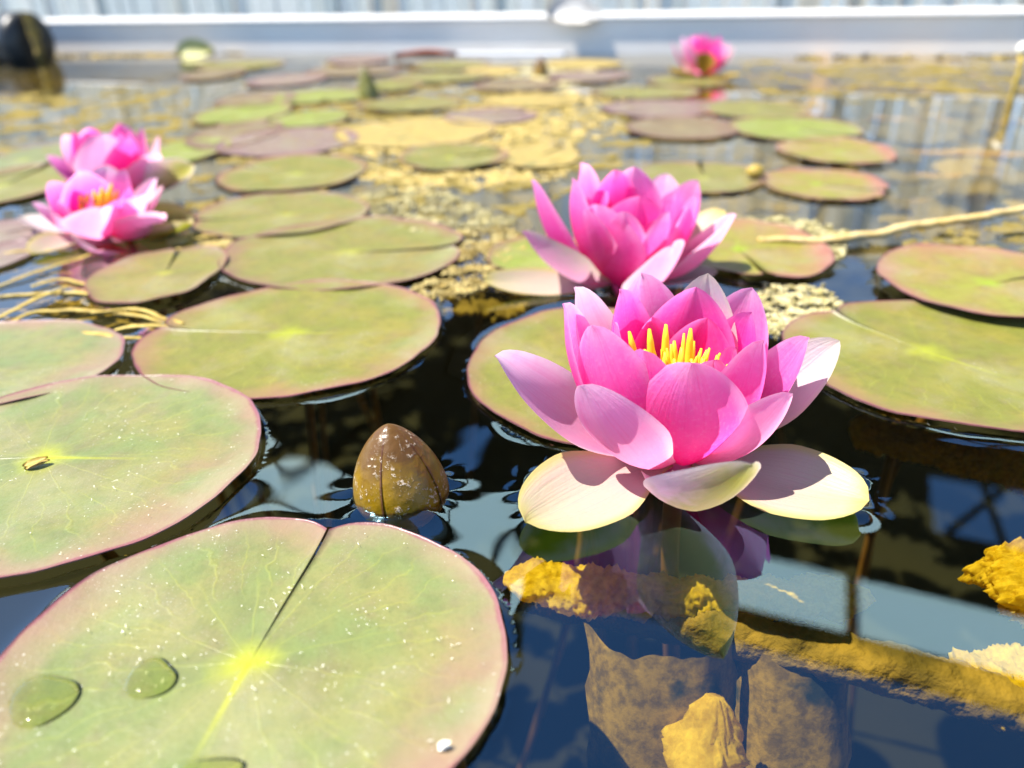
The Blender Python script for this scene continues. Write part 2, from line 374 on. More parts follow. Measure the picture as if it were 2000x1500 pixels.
A_ = pad((-5, 990, 1030, 1765), 'large pale green lily pad with a long slit and water drops on it', 'mint', (490, 1300), (655, 1025), gap=.006, wob=.016)
B_ = pad((-260, 500, 764, 1128), 'pale green lily pad with a dry leaf scrap on its hub, slit opposite the bud', 'mint', (85, 905), (-200, 912), .0012, gap=.02)
pad((-330, 232, 650, 812), 'smooth olive lily pad with a pink-edged rim, tucked under the pad with the leaf scrap', 'mint', (-90, 715), (-300, 690))
pad((284, 867, 562, 781), 'olive lily pad with a fine whitish slit, between the bud and the tangle of straw', 'olive', (565, 655), (335, 650), gap=.015)
pad((438, 911, 434, 572), 'wide olive lily pad with a dark open slit and a pale ring mark', 'khaki', (690, 497), (880, 489), gap=.03)
pad((192, 436, 496, 598), 'small lily pad with plum rim at the foot of the paired pink lilies', 'khaki', (325, 540), (348, 500), .001, gap=.04)
pad((383, 717, 383, 468), 'dusty khaki lily pad between the wide slit pad and the upper green pad', 'khaki')
pad((434, 712, 308, 379), 'light green lily pad with pale dried flecks beyond the dusty khaki one', 'olive')
pad((290, 442, 274, 322), 'bright green lily pad just behind the paired pink lilies', 'lime', near=False)
pad((-40, 125, 288, 345), 'pale green lily pad beside the left edge of the paired lilies', 'mint', near=False)
pad((-110, 135, 330, 406), 'green lily pad partly hidden by the paired pink lilies', 'olive', near=False)
pad((-90, 95, 438, 482), 'flat plum-brown lily pad under the cream sepal of the paired lilies', 'plum', near=False)
pad((-70, 58, 480, 535), 'small plum lily pad next to the straw tangle', 'plum', near=False)
pad((914, 1420, 612, 885), 'lily pad largely hidden behind the open pink lily with yellow stamens', 'olive', (1150, 740), (1300, 650))
pad((953, 1180, 468, 548), 'small green lily pad half hidden by the pink lily without visible stamens', 'lime', (1075, 515), (1180, 500))
pad((1320, 1613, 440, 552), 'yellow-green lily pad with reddish rim and a bite in its edge', 'rose', (1440, 492), (1500, 550), .0005, gap=.05)
pad((1728, 2130, 505, 642), 'rosy rimmed lily pad with bright green hub lying over a larger pad', 'rose', (1930, 572), (2100, 545), .0035, gap=.02)
pad((1545, 2190, 604, 840), 'large olive lily pad with a white crusted slit beside the open pink lily', 'olive', (1800, 690), (1640, 625), gap=.018)
pad((1492, 1722, 335, 396), 'round khaki lily pad with rosy rim and a small leaf scrap', 'rose')
pad((1521, 1737, 274, 324), 'rosy rimmed lily pad with a bright lime centre', 'rose')
pad((1240, 1488, 321, 381), 'olive lily pad carrying a small brown snail-like bead', 'khaki')
pad((1428, 1670, 231, 279), 'light olive lily pad between the far lily and the lime-centred pad', 'lime', near=False)
pad((1225, 1435, 230, 276), 'faded brown lily pad touching the light olive pad beyond the pink lilies', 'brown', near=False)
pad((1370, 1575, 199, 234), 'pale lily pad with reddish rim just in front of the far lily', 'khaki', near=False)
pad((1175, 1385, 198, 233), 'dull red lily pad in front of the far lily', 'plum', near=False)
pad((783, 992, 284, 336), 'green lily pad ringed by yellow algae', 'olive')
pad((975, 1130, 286, 332), 'algae-coated golden lily pad beside the green pad in the algae', 'gold', near=False)
pad((380, 545, 240, 292), 'grey-brown lily pad overlapped by a purple-brown pad', 'brown', near=False)
pad((428, 698, 254, 308), 'purple-brown lily pad next to yellow algae', 'plum', near=False)
pad((388, 565, 204, 245), 'green lily pad behind the purple-brown pads', 'lime', near=False)
pad((528, 684, 219, 251), 'small bright lime lily pad between brown pads', 'lime', near=False)
pad((655, 968, 234, 291), 'large lily pad smothered in yellow algae', 'gold', near=False)
pad((868, 1050, 214, 246), 'small dull red lily pad at the edge of the yellow algae', 'plum', near=False)
FARL = 'distant lily pad near the pond wall, blurred'
rf = random.Random(11)
for (u, v, wd_, tone) in [(470, 128, 170, 'khaki'), (690, 140, 180, 'brown'), (560, 158, 150, 'plum'), (860, 152, 190, 'khaki'), (1010, 168, 170, 'brown'), (1150, 150, 160, 'plum'), (1260, 182, 210, 'khaki'), (880, 128, 150, 'khaki'), (1130, 126, 170, 'gold'), (620, 190, 190, 'lime'), (800, 205, 200, 'khaki'), (1040, 198, 190, 'gold'), (500, 196, 150, 'brown'), (700, 118, 120, 'plum'), (760, 168, 130, 'olive'), (420, 146, 110, 'brown'), (960, 140, 110, 'gold'), (1340, 160, 150, 'khaki')]:
    vv = (v+28)*.135
    pad((u-wd_/2, u+wd_/2, v-vv*.40, v+vv*.46), 'blurred distant %s lily pad near the pond wall' % {'plum': 'plum-brown', 'gold': 'algae-yellowed', 'khaki': 'dull khaki', 'lime': 'bright green'}.get(tone, tone), tone, near=False, group='distant pads near the wall')

# ---------------------------------------------------------------- flowers
def pshape(t, blunt=.4):
    a = min(1, max(0, t/.55)); a = a*a*(3-2*a)
    b = max(0, (t-.40)/.60)**(1.9+.7*blunt)
    return (.34+.66*a)*(max(0, 1-b))**(.82-.27*blunt)
def petal(par, org, base, tip, W, mat, bend=.13, cup=.28, name='petal', hint=None, blunt=None, seed=0, label=None, rollv=0.0):
    W *= 1.1; base = Vector(base); tip = Vector(tip); a = tip-base; L = a.length; a.normalize()
    inward = Vector((org.x-tip.x, org.y-tip.y, 0))
    if inward.length > 1e-6: inward.normalize()
    hv = hint or (Vector((0, 0, 1))*.75+inward)
    n = (hv-a*hv.dot(a)).normalized()
    if rollv: n = Matrix.Rotation(rollv, 3, a) @ n
    s = a.cross(n)
    nt_, nx = 20, 13; V = []; UV = []
    rr = random.Random(seed); ph = rr.uniform(0, 6); asym = rr.uniform(-.06, .06)
    for i in range(nt_):
        t = i/(nt_-1); t = 1-(1-t)**1.25
        wv = W/2*pshape(t, blunt if blunt is not None else (1.0 if name == 'sepal' else .4))
        for j in range(nx):
            x = -1+2*j/(nx-1)
            p = base + a*(L*t) - n*(bend*L*math.sin(PI*min(1, t*1.02)**.85)) + s*(wv*x*(1+asym*x)+.02*L*math.sin(t*4+ph)*t*.6)
            p += n*(cup*wv*x*x*(1+.25*math.sin(t*3)) + .035*wv*math.sin(x*5+ph+t*4)*t + W*.02*(1-abs(x))**3*-1)
            p += n*(.02*L*max(0, t-.8)/.2)
            V.append(p-org); UV.append((.5+.5*x, t))
    return mk(name, V, gridf(nt_, nx), mat, par, UV, **({'label': label} if label else {}))
KM = {'deep': P_DEEP, 'mid': P_MID, 'pale': P_PALE, 'white': P_WHITE, 'sepal': P_SEPAL, 'sepalg': P_SEPALG, 'sepalo': P_SEPALO}
def solve_tip(C, base, u, v, mode):
    d = ray(u, v); O = Vector((0, 0, H))
    if mode[0] == 'z': return G(u, v, mode[1])
    if mode[0] == 'az':
        a = math.radians(mode[1]); nn = Vector((-math.sin(a), math.cos(a), 0))
        return O+d*((C-O).dot(nn)/d.dot(nn))
    L = mode[1]; dn = d.normalized(); oc = O-base; b = oc.dot(dn); disc = b*b-(oc.length_squared-L*L)
    q = math.sqrt(disc) if disc > 0 else 0
    return O+dn*(-b-q if mode[0] == 'n' else -b+q)
FG = 'pink water lilies in bloom'
def flower(cpx, label, specs, scale=1.0, zc=.004, wm=1.0):
    C = G(*cpx); e = empty('water_lily', C, label=label, cat='water lily', group=FG)
    Cz = C+Vector((0, 0, zc))
    for i, sp in enumerate(specs):
        u, v, az, W, kind, mode = sp[:6]; o = dict(sp[6]) if len(sp) > 6 else {}
        br = o.pop('br', .007); bz = o.pop('bz', 0); nm = 'sepal' if kind.startswith('sepal') else 'petal'
        a = math.radians(az); base = Cz+Vector((math.cos(a)*br*scale, math.sin(a)*br*scale, bz))
        tip = solve_tip(C, base, u, v, mode)
        print('PETAL', label[:14], u, v, kind, 'L %.1f' % ((tip-base).length*1000), 'z %.1f' % (tip.z*1000), 'az %.0f' % math.degrees(math.atan2(tip.y-C.y, tip.x-C.x)))
        petal(e, C, base, tip, W*wm, KM[kind], name=nm, seed=i+int(u), **o)
    # receptacle and stem
    v, f = tube([Vector((0, 0, -.004)), Vector((0, 0, .002)), Vector((0, 0, zc+.004)), Vector((0, 0, zc+.007))], [.003, .006*scale, .0075*scale, .004*scale], 12)
    mk('receptacle', v, f, P_DEEP, e)
    v, f = tube(curve([(0, 0, -.003), (.003, .006, -.05), (.02, .03, -.2), (.03, .05, ZF+.004)], 14), .0032, 8); mk('stem', v, f, MAT_STEM, e)
    return e, C
def ring(e, C, n, az0, rad, elev, L, W, kind, seed=0, zc=.008, br=.006, bend=.12, jit=.15):
    r = random.Random(seed)
    for i in range(n):
        a = math.radians(az0)+2*PI*i/n+r.uniform(-jit, jit); el = math.radians(elev+r.uniform(-5, 5)); l = L*r.uniform(.92, 1.06)
        b = C+Vector((math.cos(a)*br, math.sin(a)*br, zc))
        t = b+Vector((math.cos(a)*math.cos(el)*l, math.sin(a)*math.cos(el)*l, math.sin(el)*l))
        petal(e, C, b, t, W*r.uniform(.9, 1.1), KM[kind], bend=bend, cup=.35, seed=i+seed*17)
def stamen(e, C, b, t, r0=.0011, curl=.0015):
    b = Vector(b); t = Vector(t); inw = Vector((C.x-t.x, C.y-t.y, 0)); inw = inw.normalized() if inw.length > 1e-5 else Vector((0, 0, 0))
    m_ = (b+t)/2-inw*curl; p = curve([b-C, m_-C, t-C], 9); rad = [r0*(1.25-.75*(k/8)**1.4) for k in range(9)]; rad[-1] *= .55
    v, f = tube(p, rad, 7, .7); uv = [(.5, k//7/8) for k in range(63)]
    return mk('stamen', v, f, STAMEN, e, uv)

N, FR = 'n', 'f'
front = [
 # sepals and the pale outer petals
 (1022, 1022, 207, .029, 'sepal', ('z', .0045), dict(bend=.02, cup=.16, br=.006, hint=Vector((0, -.15, 1)))),
 (1697, 982, -22, .029, 'sepal', ('z', .0055), dict(bend=.03, cup=.14, br=.006, hint=Vector((0, -.2, 1)))),
 (1468, 914, 236, .028, 'sepalg', ('n', .048), dict(blunt=.15, bend=.20, cup=.45, br=.014, bz=-.001, hint=Vector((-.1, .8, .6)))),
 (1180, 760, 140, .028, 'sepal', ('az', 140), dict(bend=.05, br=.012)),
 (963, 696, 176, .024, 'pale', ('az', 184), dict(bend=.12, cup=.40, br=.008, hint=Vector((.35, -.35, .8)))),
 (1641, 668, 15, .024, 'white', ('az', 14), dict(bend=.10, cup=.40, br=.010, hint=Vector((-.5, -.35, .8)))),
 (1549, 772, -50, .027, 'pale', ('az', -28), dict(bend=.16, cup=.36, br=.007, hint=Vector((-.45, .85, .3)))),
 (1134, 758, 236, .024, 'pale', ('az', 214), dict(bend=.16, cup=.36, br=.007, hint=Vector((.45, .85, .3)))),
 (1584, 662, 5, .023, 'mid', ('az', 6), dict(bend=.14, cup=.40, hint=Vector((-.8, -.1, .6)))),
 (1388, 534, 70, .024, 'white', ('f', .050), dict(bend=.12)),
 # middle ring
 (1352, 713, -85, .033, 'mid', ('n', .044), dict(bend=.15, cup=.34, br=.006)),
 (1157, 640, 197, .027, 'mid', ('az', 200), dict(bend=.15, cup=.38, br=.006, hint=Vector((.6, .75, .2)))),
 (1094, 596, 168, .026, 'mid', ('az', 172), dict(bend=.15, cup=.40, br=.008, hint=Vector((.8, -.3, .4)))),
 (1118, 562, 145, .028, 'pale', ('az', 150), dict(bend=.12, cup=.35, br=.009)),
 (1252, 533, 105, .029, 'mid', ('f', .051), dict(bend=.13, cup=.34, br=.008)),
 (1468, 562, 48, .026, 'mid', ('az', 44), dict(bend=.14, cup=.42, br=.008)),
 (1494, 667, -20, .030, 'mid', ('az', -18), dict(bend=.16, cup=.40, br=.006, hint=Vector((-.6, .75, .2)))),
 # inner rings
 (1205, 566, 135, .025, 'deep', ('az', 138), dict(bend=.14, cup=.42, br=.006, bz=.003)),
 (1358, 560, 75, .029, 'deep', ('f', .045), dict(bend=.14, cup=.40, br=.006, bz=.003)),
 (1470, 610, 30, .022, 'deep', ('az', 28), dict(bend=.15, cup=.42, br=.006, bz=.003)),
 (1273, 619, 110, .020, 'deep', ('f', .035), dict(bend=.14, cup=.42, br=.005, bz=.005)),
 (1380, 620, 62, .023, 'deep', ('f', .034), dict(bend=.14, cup=.42, br=.005, bz=.005)),
 (1252, 687, 228, .024, 'deep', ('az', 222), dict(bend=.15, cup=.40, br=.004, bz=.004)),
 (1195, 632, 175, .016, 'deep', ('az', 176), dict(bend=.15, cup=.45, br=.005, bz=.004)),
 (1441, 680, -8, .020, 'deep', ('az', -6), dict(bend=.15, cup=.45, br=.005, bz=.004)),
 (1395, 706, -55, .022, 'deep', ('n', .034), dict(bend=.15, cup=.45, br=.004, bz=.004)),
]
e1, C1 = flower((1320, 912), 'open pink water lily with yellow stamens and two cream sepals lying on the water', front, zc=.005)
sb = C1+Vector((0, 0, .014))
for i, (u, v) in enumerate([(1233, 659), (1273, 654), (1306, 645), (1355, 653), (1326, 668), (1395, 683), (1366, 688), (1255, 672), (1294, 677), (1329, 700), (1415, 701), (1209, 680), (1312, 690), (1280, 690), (1345, 690)]):
    az_ = random.Random(i).uniform(0, 2*PI); dx = (u-1316)/5800
    rad = abs(dx)*.45+.002
    b = sb+Vector((dx*.35, (.004 if v < 665 else -.002), 0))
    t = solve_tip(C1, b, u, v, ('az', 0)) + Vector((0, .004 if v < 662 else -.004, 0))
    stamen(e1, C1, b, t, .0021)
rq = random.Random(31)
for k in range(26):
    a = 2*PI*k/26+rq.uniform(-.1, .1); rad = rq.uniform(.003, .0055); hh = rq.uniform(.019, .028); ro = rad+rq.uniform(.003, .0075)
    stamen(e1, C1, sb+Vector((math.cos(a)*rad, math.sin(a)*rad+.001, 0)), sb+Vector((math.cos(a)*ro, math.sin(a)*ro+.001, hh)), rq.uniform(.0011, .0017), -.0012)
second = [
 (944, 548, 190, .015, 'sepal', ('z', .007), dict(bend=.05, cup=.22, br=.008, hint=Vector((.1, -.45, 1)))),
 (1018, 455, 190, .028, 'white', ('az', 190), dict(bend=.14, cup=.42, br=.006, hint=Vector((.45, .35, .7)))),
 (1400, 532, -15, .026, 'white', ('z', .006), dict(bend=.06, cup=.25, br=.008)),
 (1413, 413, 35, .022, 'sepal', ('az', 30), dict(bend=.10, br=.010)),
 (1312, 484, -50, .028, 'pale', ('n', .046), dict(bend=.18, cup=.34, br=.005, hint=Vector((-.6, .7, .45)))),
 (1440, 422, 0, .027, 'pale', ('az', -2), dict(bend=.16, cup=.40, hint=Vector((-.7, .2, .6)))),
 (1035, 354, 172, .027, 'mid', ('az', 176), dict(bend=.15, cup=.40, br=.008, hint=Vector((.8, .1, .5)))),
 (1163, 401, 250, .033, 'mid', ('n', .046), dict(bend=.15, cup=.32, br=.006)),
 (1131, 319, 150, .029, 'mid', ('az', 154), dict(bend=.14, cup=.38, br=.008)),
 (1115, 350, 195, .025, 'mid', ('az', 196), dict(bend=.15, cup=.38, br=.006, hint=Vector((.9, .2, .3)))),
 (1238, 325, 90, .027, 'mid', ('f', .052), dict(bend=.13, br=.008)),
 (1302, 341, 55, .026, 'pale', ('az', 58), dict(bend=.13, br=.009)),
 (1366, 354, 30, .026, 'mid', ('az', 30), dict(bend=.15, cup=.42, br=.008)),
 (1365, 385, -5, .027, 'mid', ('az', -8), dict(bend=.16, cup=.40, br=.006, hint=Vector((-.9, .2, .3)))),
 (1199, 331, 110, .024, 'deep', ('f', .046), dict(bend=.13, br=.005, bz=.003)),
 (1295, 348, 60, .025, 'mid', ('az', 62), dict(bend=.13, br=.006, bz=.003)),
 (1180, 373, 170, .020, 'deep', ('az', 168), dict(bend=.15, br=.004, bz=.004)),
 (1248, 384, -75, .030, 'deep', ('n', .043), dict(bend=.13, cup=.4, br=.004, bz=.003)),
 (1305, 394, -30, .018, 'deep', ('az', -20), dict(bend=.15, br=.004, bz=.004)),
]
e2, C2 = flower((1218, 566), 'half open pink water lily, stamens hidden, right behind the open lily', second, wm=1.2)
ring(e2, C2, 9, 25, .006, 60, .044, .023, 'mid', 12, .006, .006); ring(e2, C2, 6, 10, .006, 72, .034, .019, 'deep', 2)
third = [
 (45, 425, 185, .024, 'white', ('z', .008), dict(bend=.08, cup=.4)),
 (58, 498, 205, .022, 'sepal', ('z', .002), dict(bend=.02, cup=.3)),
 (192, 492, -80, .030, 'white', ('z', .004), dict(bend=.16, cup=.34, br=.004, hint=Vector((0, .8, .6)))),
 (376, 440, 10, .030, 'sepal', ('z', .008), dict(bend=.10, cup=.35, hint=Vector((0, .2, 1)))),
 (320, 366, 12, .026, 'white', ('az', 20), dict(bend=.14, cup=.4)),
 (308, 350, 25, .028, 'pale', ('az', 28), dict(bend=.14, cup=.4)),
 (318, 420, -20, .028, 'pale', ('az', -18), dict(bend=.16, cup=.38, hint=Vector((-.6, .5, .5)))),
 (62, 398, 188, .027, 'pale', ('az', 190), dict(bend=.15, cup=.38, hint=Vector((.7, .4, .5)))),
 (95, 356, 172, .026, 'mid', ('az', 168), dict(bend=.15, cup=.38)),
 (112, 394, 205, .027, 'mid', ('az', 207), dict(bend=.15, cup=.36, hint=Vector((.8, .5, .3)))),
 (198, 408, -90, .033, 'pale', ('n', .042), dict(bend=.15, cup=.34)),
 (278, 385, -25, .027, 'pale', ('az', -22), dict(bend=.15, cup=.38)),
 (156, 333, 140, .028, 'mid', ('az', 138), dict(bend=.13)),
 (208, 324, 95, .028, 'pale', ('f', .050), dict(bend=.13)),
 (248, 332, 55, .029, 'mid', ('az', 50), dict(bend=.13)),
 (206, 338, 95, .026, 'mid', ('f', .045), dict(bend=.13, bz=.003)),
 (140, 372, 175, .022, 'deep', ('az', 176), dict(bend=.14, bz=.003)),
 (258, 366, 5, .022, 'deep', ('az', 4), dict(bend=.14, bz=.003)),
 (172, 392, 235, .022, 'deep', ('az', 225), dict(bend=.14, bz=.003)),
 (235, 392, -45, .022, 'deep', ('az', -40), dict(bend=.14, bz=.003)),
]
e3, C3 = flower((200, 468), 'pink water lily showing orange-yellow stamens, front one of the overlapping pair', third, wm=1.08)
for i, (u, v) in enumerate([(183, 372), (199, 366), (218, 359), (230, 372), (172, 378), (208, 374), (158, 381), (192, 380)]):
    dx = (u-198)/2900; b = C3+Vector((dx*.4, 0, .014)); stamen(e3, C3, b, solve_tip(C3, b, u, v, ('az', 0)), .0026)
fourth = [
 (90, 306, 188, .026, 'mid', ('az', 186), dict(bend=.12, cup=.4)),
 (374, 322, -6, .030, 'sepalg', ('az', -4), dict(bend=.10, cup=.4, hint=Vector((-.4, .6, .6)))),
 (122, 264, 165, .028, 'pale', ('az', 166), dict(bend=.14, cup=.4)),
 (172, 250, 135, .029, 'mid', ('az', 130), dict(bend=.13)),
 (240, 243, 75, .029, 'mid', ('f', .053), dict(bend=.13)),
 (282, 252, 40, .026, 'mid', ('az', 42), dict(bend=.14)),
 (314, 268, 18, .028, 'white', ('az', 20), dict(bend=.15, cup=.4)),
 (308, 300, -15, .028, 'pale', ('az', -12), dict(bend=.16, hint=Vector((-.7, .5, .4)))),
 (203, 262, 250, .034, 'pale', ('n', .052), dict(bend=.12, cup=.3)),
 (255, 268, -60, .030, 'deep', ('n', .050), dict(bend=.13, cup=.36)),
 (150, 290, 200, .028, 'mid', ('az', 205), dict(bend=.15)),
]
e4, C4 = flower((225, 392), 'pink water lily with cupped petals, rear one of the overlapping pair', fourth, wm=1.08)
ring(e4, C4, 7, 20, .006, 72, .044, .022, 'deep', 4)
fifth = [
 (1305, 138, 175, .034, 'sepalo', ('z', .012), dict(bend=.06, cup=.3)),
 (1442, 150, -15, .034, 'sepalo', ('z', .008), dict(bend=.06, cup=.3)),
 (1374, 104, -90, .030, 'sepalo', ('n', .046), dict(bend=.12, cup=.34, br=.010)),
 (1311, 83, 180, .028, 'white', ('az', 182), dict(bend=.16)),
 (1436, 92, 0, .028, 'white', ('az', -2), dict(bend=.16)),
 (1330, 72, 150, .030, 'pale', ('az', 150), dict(bend=.14)),
 (1352, 70, 110, .030, 'mid', ('f', .060), dict(bend=.13)),
 (1378, 66, 85, .032, 'mid', ('f', .062), dict(bend=.13)),
 (1405, 72, 50, .030, 'mid', ('az', 48), dict(bend=.13)),
 (1424, 84, 20, .028, 'pale', ('az', 20), dict(bend=.14)),
 (1338, 76, 215, .030, 'pale', ('az', 212), dict(bend=.15)),
 (1400, 78, -40, .030, 'mid', ('az', -38), dict(bend=.15)),
]
e5, C5 = flower((1372, 150), 'small distant pink water lily with a brown upright sepal, near the grey wall', fifth, 1.0)
ring(e5, C5, 7, 0, .006, 70, .052, .026, 'deep', 5)
for C, r in ((C1, .010), (C2, .012)): floats.append((C.x, C.y, r, r, [(2, .05, 1), (3, .03, 2), (5, .02, 3)], .0012))
for (u0, u1, v0, v1) in ((1022, 1250, 900, 1035), (1440, 1697, 900, 1012)):
    c = (G((u0+u1)/2, v0)+G((u0+u1)/2, v1))/2; z = depth(c)
    floats.append((c.x, c.y, (u1-u0)/2/F*z*.96, (G((u0+u1)/2, v0)-G((u0+u1)/2, v1)).length/2*.9, [(2, .02, 1), (3, .02, 2.4), (5, .01, 3)], .0022))

# ---------------------------------------------------------------- buds
def bud_mat(name, low, top, rose):
    m = M(name); s_, t_ = m.uv()[0], m.uv()[1]; n1 = m.noise(200, 4)
    c = m.mix(m.ramp(m.math('ADD', t_, m.math('MULTIPLY', m.math('SUBTRACT', n1, .5), .5)), .45, .85), low, top)
    c = m.mix(m.math('MULTIPLY', m.ramp(m.noise(90, 3), .5, .7), .5), c, rose)
    es = m.math('ABSOLUTE', m.math('SUBTRACT', s_, .5)); c = m.mix(m.math('MULTIPLY', m.ramp(es, .455, .5), .9), c, (.10, .03, .02))
    sp = m.math('MULTIPLY', m.ramp(m.noise(700, 6, rough=.7), .55, .61), m.ramp(m.noise(130, 3), .46, .60)); c = m.mix(sp, c, (.70, .56, .40))
    b = m.bsdf(Base_Color=c, Roughness=.30, Normal=m.bump(m.math('ADD', m.noise(350, 4), sp), .5, .0008)); tr = m.n('BsdfTranslucent', {'Color': low})
    return m.done(m.n('MixShader', {0: .18, 1: b, 2: tr}))
BUDM = bud_mat('bud_olive', (.27, .155, .002), (.12, .055, .010), (.16, .085, .003)); BUDG = bud_mat('bud_green', (.20, .20, .015), (.14, .13, .02), (.10, .10, .03))
def bud(px, w_, h_, label, mat, lean=(0, 0), rot=0.0):
    C = G(*px); e = empty('lily_bud', C, label=label, cat='lily bud', group='water lily buds')
    zs = -.35
    def prof(t): return (math.sin(PI*min(1, (t*.92+.08))**1.12))**.62 if t < 1 else 0.0
    for k in range(4):
        V = []; UV = []; nt_, nx = 22, 13
        for i in range(nt_):
            t = i/(nt_-1); t = 1-(1-t)**1.4
            for j in range(nx):
                x = -1+2*j/(nx-1); a = rot+k*PI/2+x*(PI/4+.10)
                r = w_/2*((max(0, 1-max(0, (t-.26)/.74)**1.8))**.72 if t > .26 else (.72+.28*math.sin(PI/2*t/.26)))
                r *= 1+.03*math.cos(x*PI/2)+(.05 if k % 2 else 0)*(1-t*.6)-(.06 if k % 2 == 0 else .015)*(abs(x)**6)
                z = h_*(zs+(1-zs)*t)
                V.append((math.cos(a)*r+lean[0]*max(0, z), math.sin(a)*r+lean[1]*max(0, z), z)); UV.append((.5+.5*x, t))
        mk('sepal', V, gridf(nt_, nx), mat, e, UV)
    v, f = tube(curve([(0, 0, h_*zs+.002), (.002, .004, -.05), (.01, .03, -.2), (.02, .05, ZF+.004)], 12), .003, 8); mk('stem', v, f, MAT_STEM, e)
    floats.append((C.x, C.y, w_/2*1.0, w_/2*1.0, [(2, .02, 1), (3, .02, 2.4), (5, .01, 3)], .0026))
    return C
BC = bud((785, 958), .0268, .0226, 'olive-brown lily bud with flecks poking up beside the slit pad', BUDM, rot=math.radians(-110+45), lean=(-.1, .05))
bud((722, 190), .028, .040, 'dark green lily bud standing up among the distant pads', BUDG, lean=(-.15, .1), rot=.4)
bud((1056, 148), .026, .030, 'pale yellowish lily bud among distant algae', BUDM, rot=.2)

# ---------------------------------------------------------------- water
def lines(a, b, fa, fb, fine, growth=1.07, mx=.06):
    out = list(np.arange(fa, fb, fine)); s = fine; x = fb
    while x < b: s = min(s*growth, mx); out.append(x); x += s
    out.append(b); s = fine; x = fa; left = []
    while x > a: s = min(s*growth, mx); x -= s; left.append(max(x, a))
    return np.array(left[::-1]+out)
ex0, ex1 = X0, X1
# the sheet lies in the wall's frame so that it meets all four walls
gx = lines(X0-.002, X1+.002, -.36, .36, .00135); gy = lines(YB-.002, .002, -DEP+.07, -DEP+.50, .00135)
gx = np.unique(gx); gy = np.unique(gy)
XX, YY = np.meshgrid(gx, gy); cw, sw = math.cos(yaw), math.sin(yaw)
WX = WC.x+XX*cw-YY*sw; WY = WC.y+XX*sw+YY*cw
Z = np.zeros_like(WX); inside = np.full_like(WX, 1e9)
for (cx, cy, rx, ry, h, amp) in floats:
    msk = (np.abs(WX-cx) < rx*1.15+.04) & (np.abs(WY-cy) < ry*1.15+.04)
    if not msk.any(): continue
    dx = WX[msk]-cx; dy = WY[msk]-cy; th = np.arctan2(dy/ry, dx/rx); k = np.sqrt((dx/rx)**2+(dy/ry)**2)/outline(h, th)
    d = (k-1)*np.sqrt(dx*dx+dy*dy)/np.maximum(k, 1e-6); A = men(h, th, amp)
    zz = np.where(d > 0, A*np.exp(-np.maximum(d, 0)/.0034), 0)
    Z[msk] += zz
    ins = np.where(d < 0, np.maximum(A+d*1.6, -.004), 1e9); inside[msk] = np.minimum(inside[msk], ins)
Z = np.where(inside < 1e8, np.minimum(Z, inside), np.minimum(Z, .0045))
rp = np.random.RandomState(5)
for _ in range(16):
    k = rp.uniform(15, 90); a = rp.uniform(0, 2*PI); Z += .0022/k*.22*np.sin(k*(WX*math.cos(a)+WY*math.sin(a))+rp.uniform(0, 6))
ny, nx = XX.shape; nv = nx*ny
co = np.stack([XX.ravel(), YY.ravel(), Z.ravel()], 1).astype(np.float32)
ii = (np.arange(ny-1)[:, None]*nx+np.arange(nx-1)[None, :]).ravel(); quads = np.stack([ii, ii+1, ii+nx+1, ii+nx], 1).astype(np.int32)
me = bpy.data.meshes.new('pond_water'); me.vertices.add(nv); me.vertices.foreach_set('co', co.ravel())
me.loops.add(quads.size); me.loops.foreach_set('vertex_index', quads.ravel()); me.polygons.add(len(quads))
me.polygons.foreach_set('loop_start', np.arange(0, quads.size, 4, dtype=np.int32)); me.polygons.foreach_set('loop_total', np.full(len(quads), 4, np.int32))
me.polygons.foreach_set('use_smooth', np.ones(len(quads), bool)); me.update(calc_edges=True); me.validate(); me.materials.append(WATER)
wo = bpy.data.objects.new('pond_water', me); COL.objects.link(wo); wo.location = WC; wo.rotation_euler.z = yaw; wo['kind'] = 'structure'
print('WATER verts', nv)

# ---------------------------------------------------------------- floating and submerged algae
OCT = [Vector(p) for p in ((1,0,0),(-1,0,0),(0,1,0),(0,-1,0),(0,0,1),(0,0,-1))]
OCF = [(0,2,4),(2,1,4),(1,3,4),(3,0,4),(2,0,5),(1,2,5),(3,1,5),(0,3,5)]
def blobs(name, pts, mat, label, flat=1.0, seed=1, smooth=True, parent=None):
    rb = random.Random(seed); V = []; Fc = []
    for (p, rad) in pts:
        k = len(V); rot = Matrix.Rotation(rb.uniform(0, 6), 3, 'Z') @ Matrix.Rotation(rb.uniform(-.6, .6), 3, 'X')
        sx, sy = rb.uniform(.6, 1.5), rb.uniform(.6, 1.3)
        for q in OCT: 
            w_ = rot @ Vector((q.x*sx, q.y*sy, q.z)); V.append((p.x+w_.x*rad, p.y+w_.y*rad, p.z+w_.z*rad*flat))
        Fc += [tuple(a+k for a in f) for f in OCF]
    o = mk(name, V, Fc, mat, parent, smooth=smooth)
    return tag(o, label, None if parent else 'algae', None, 'stuff')
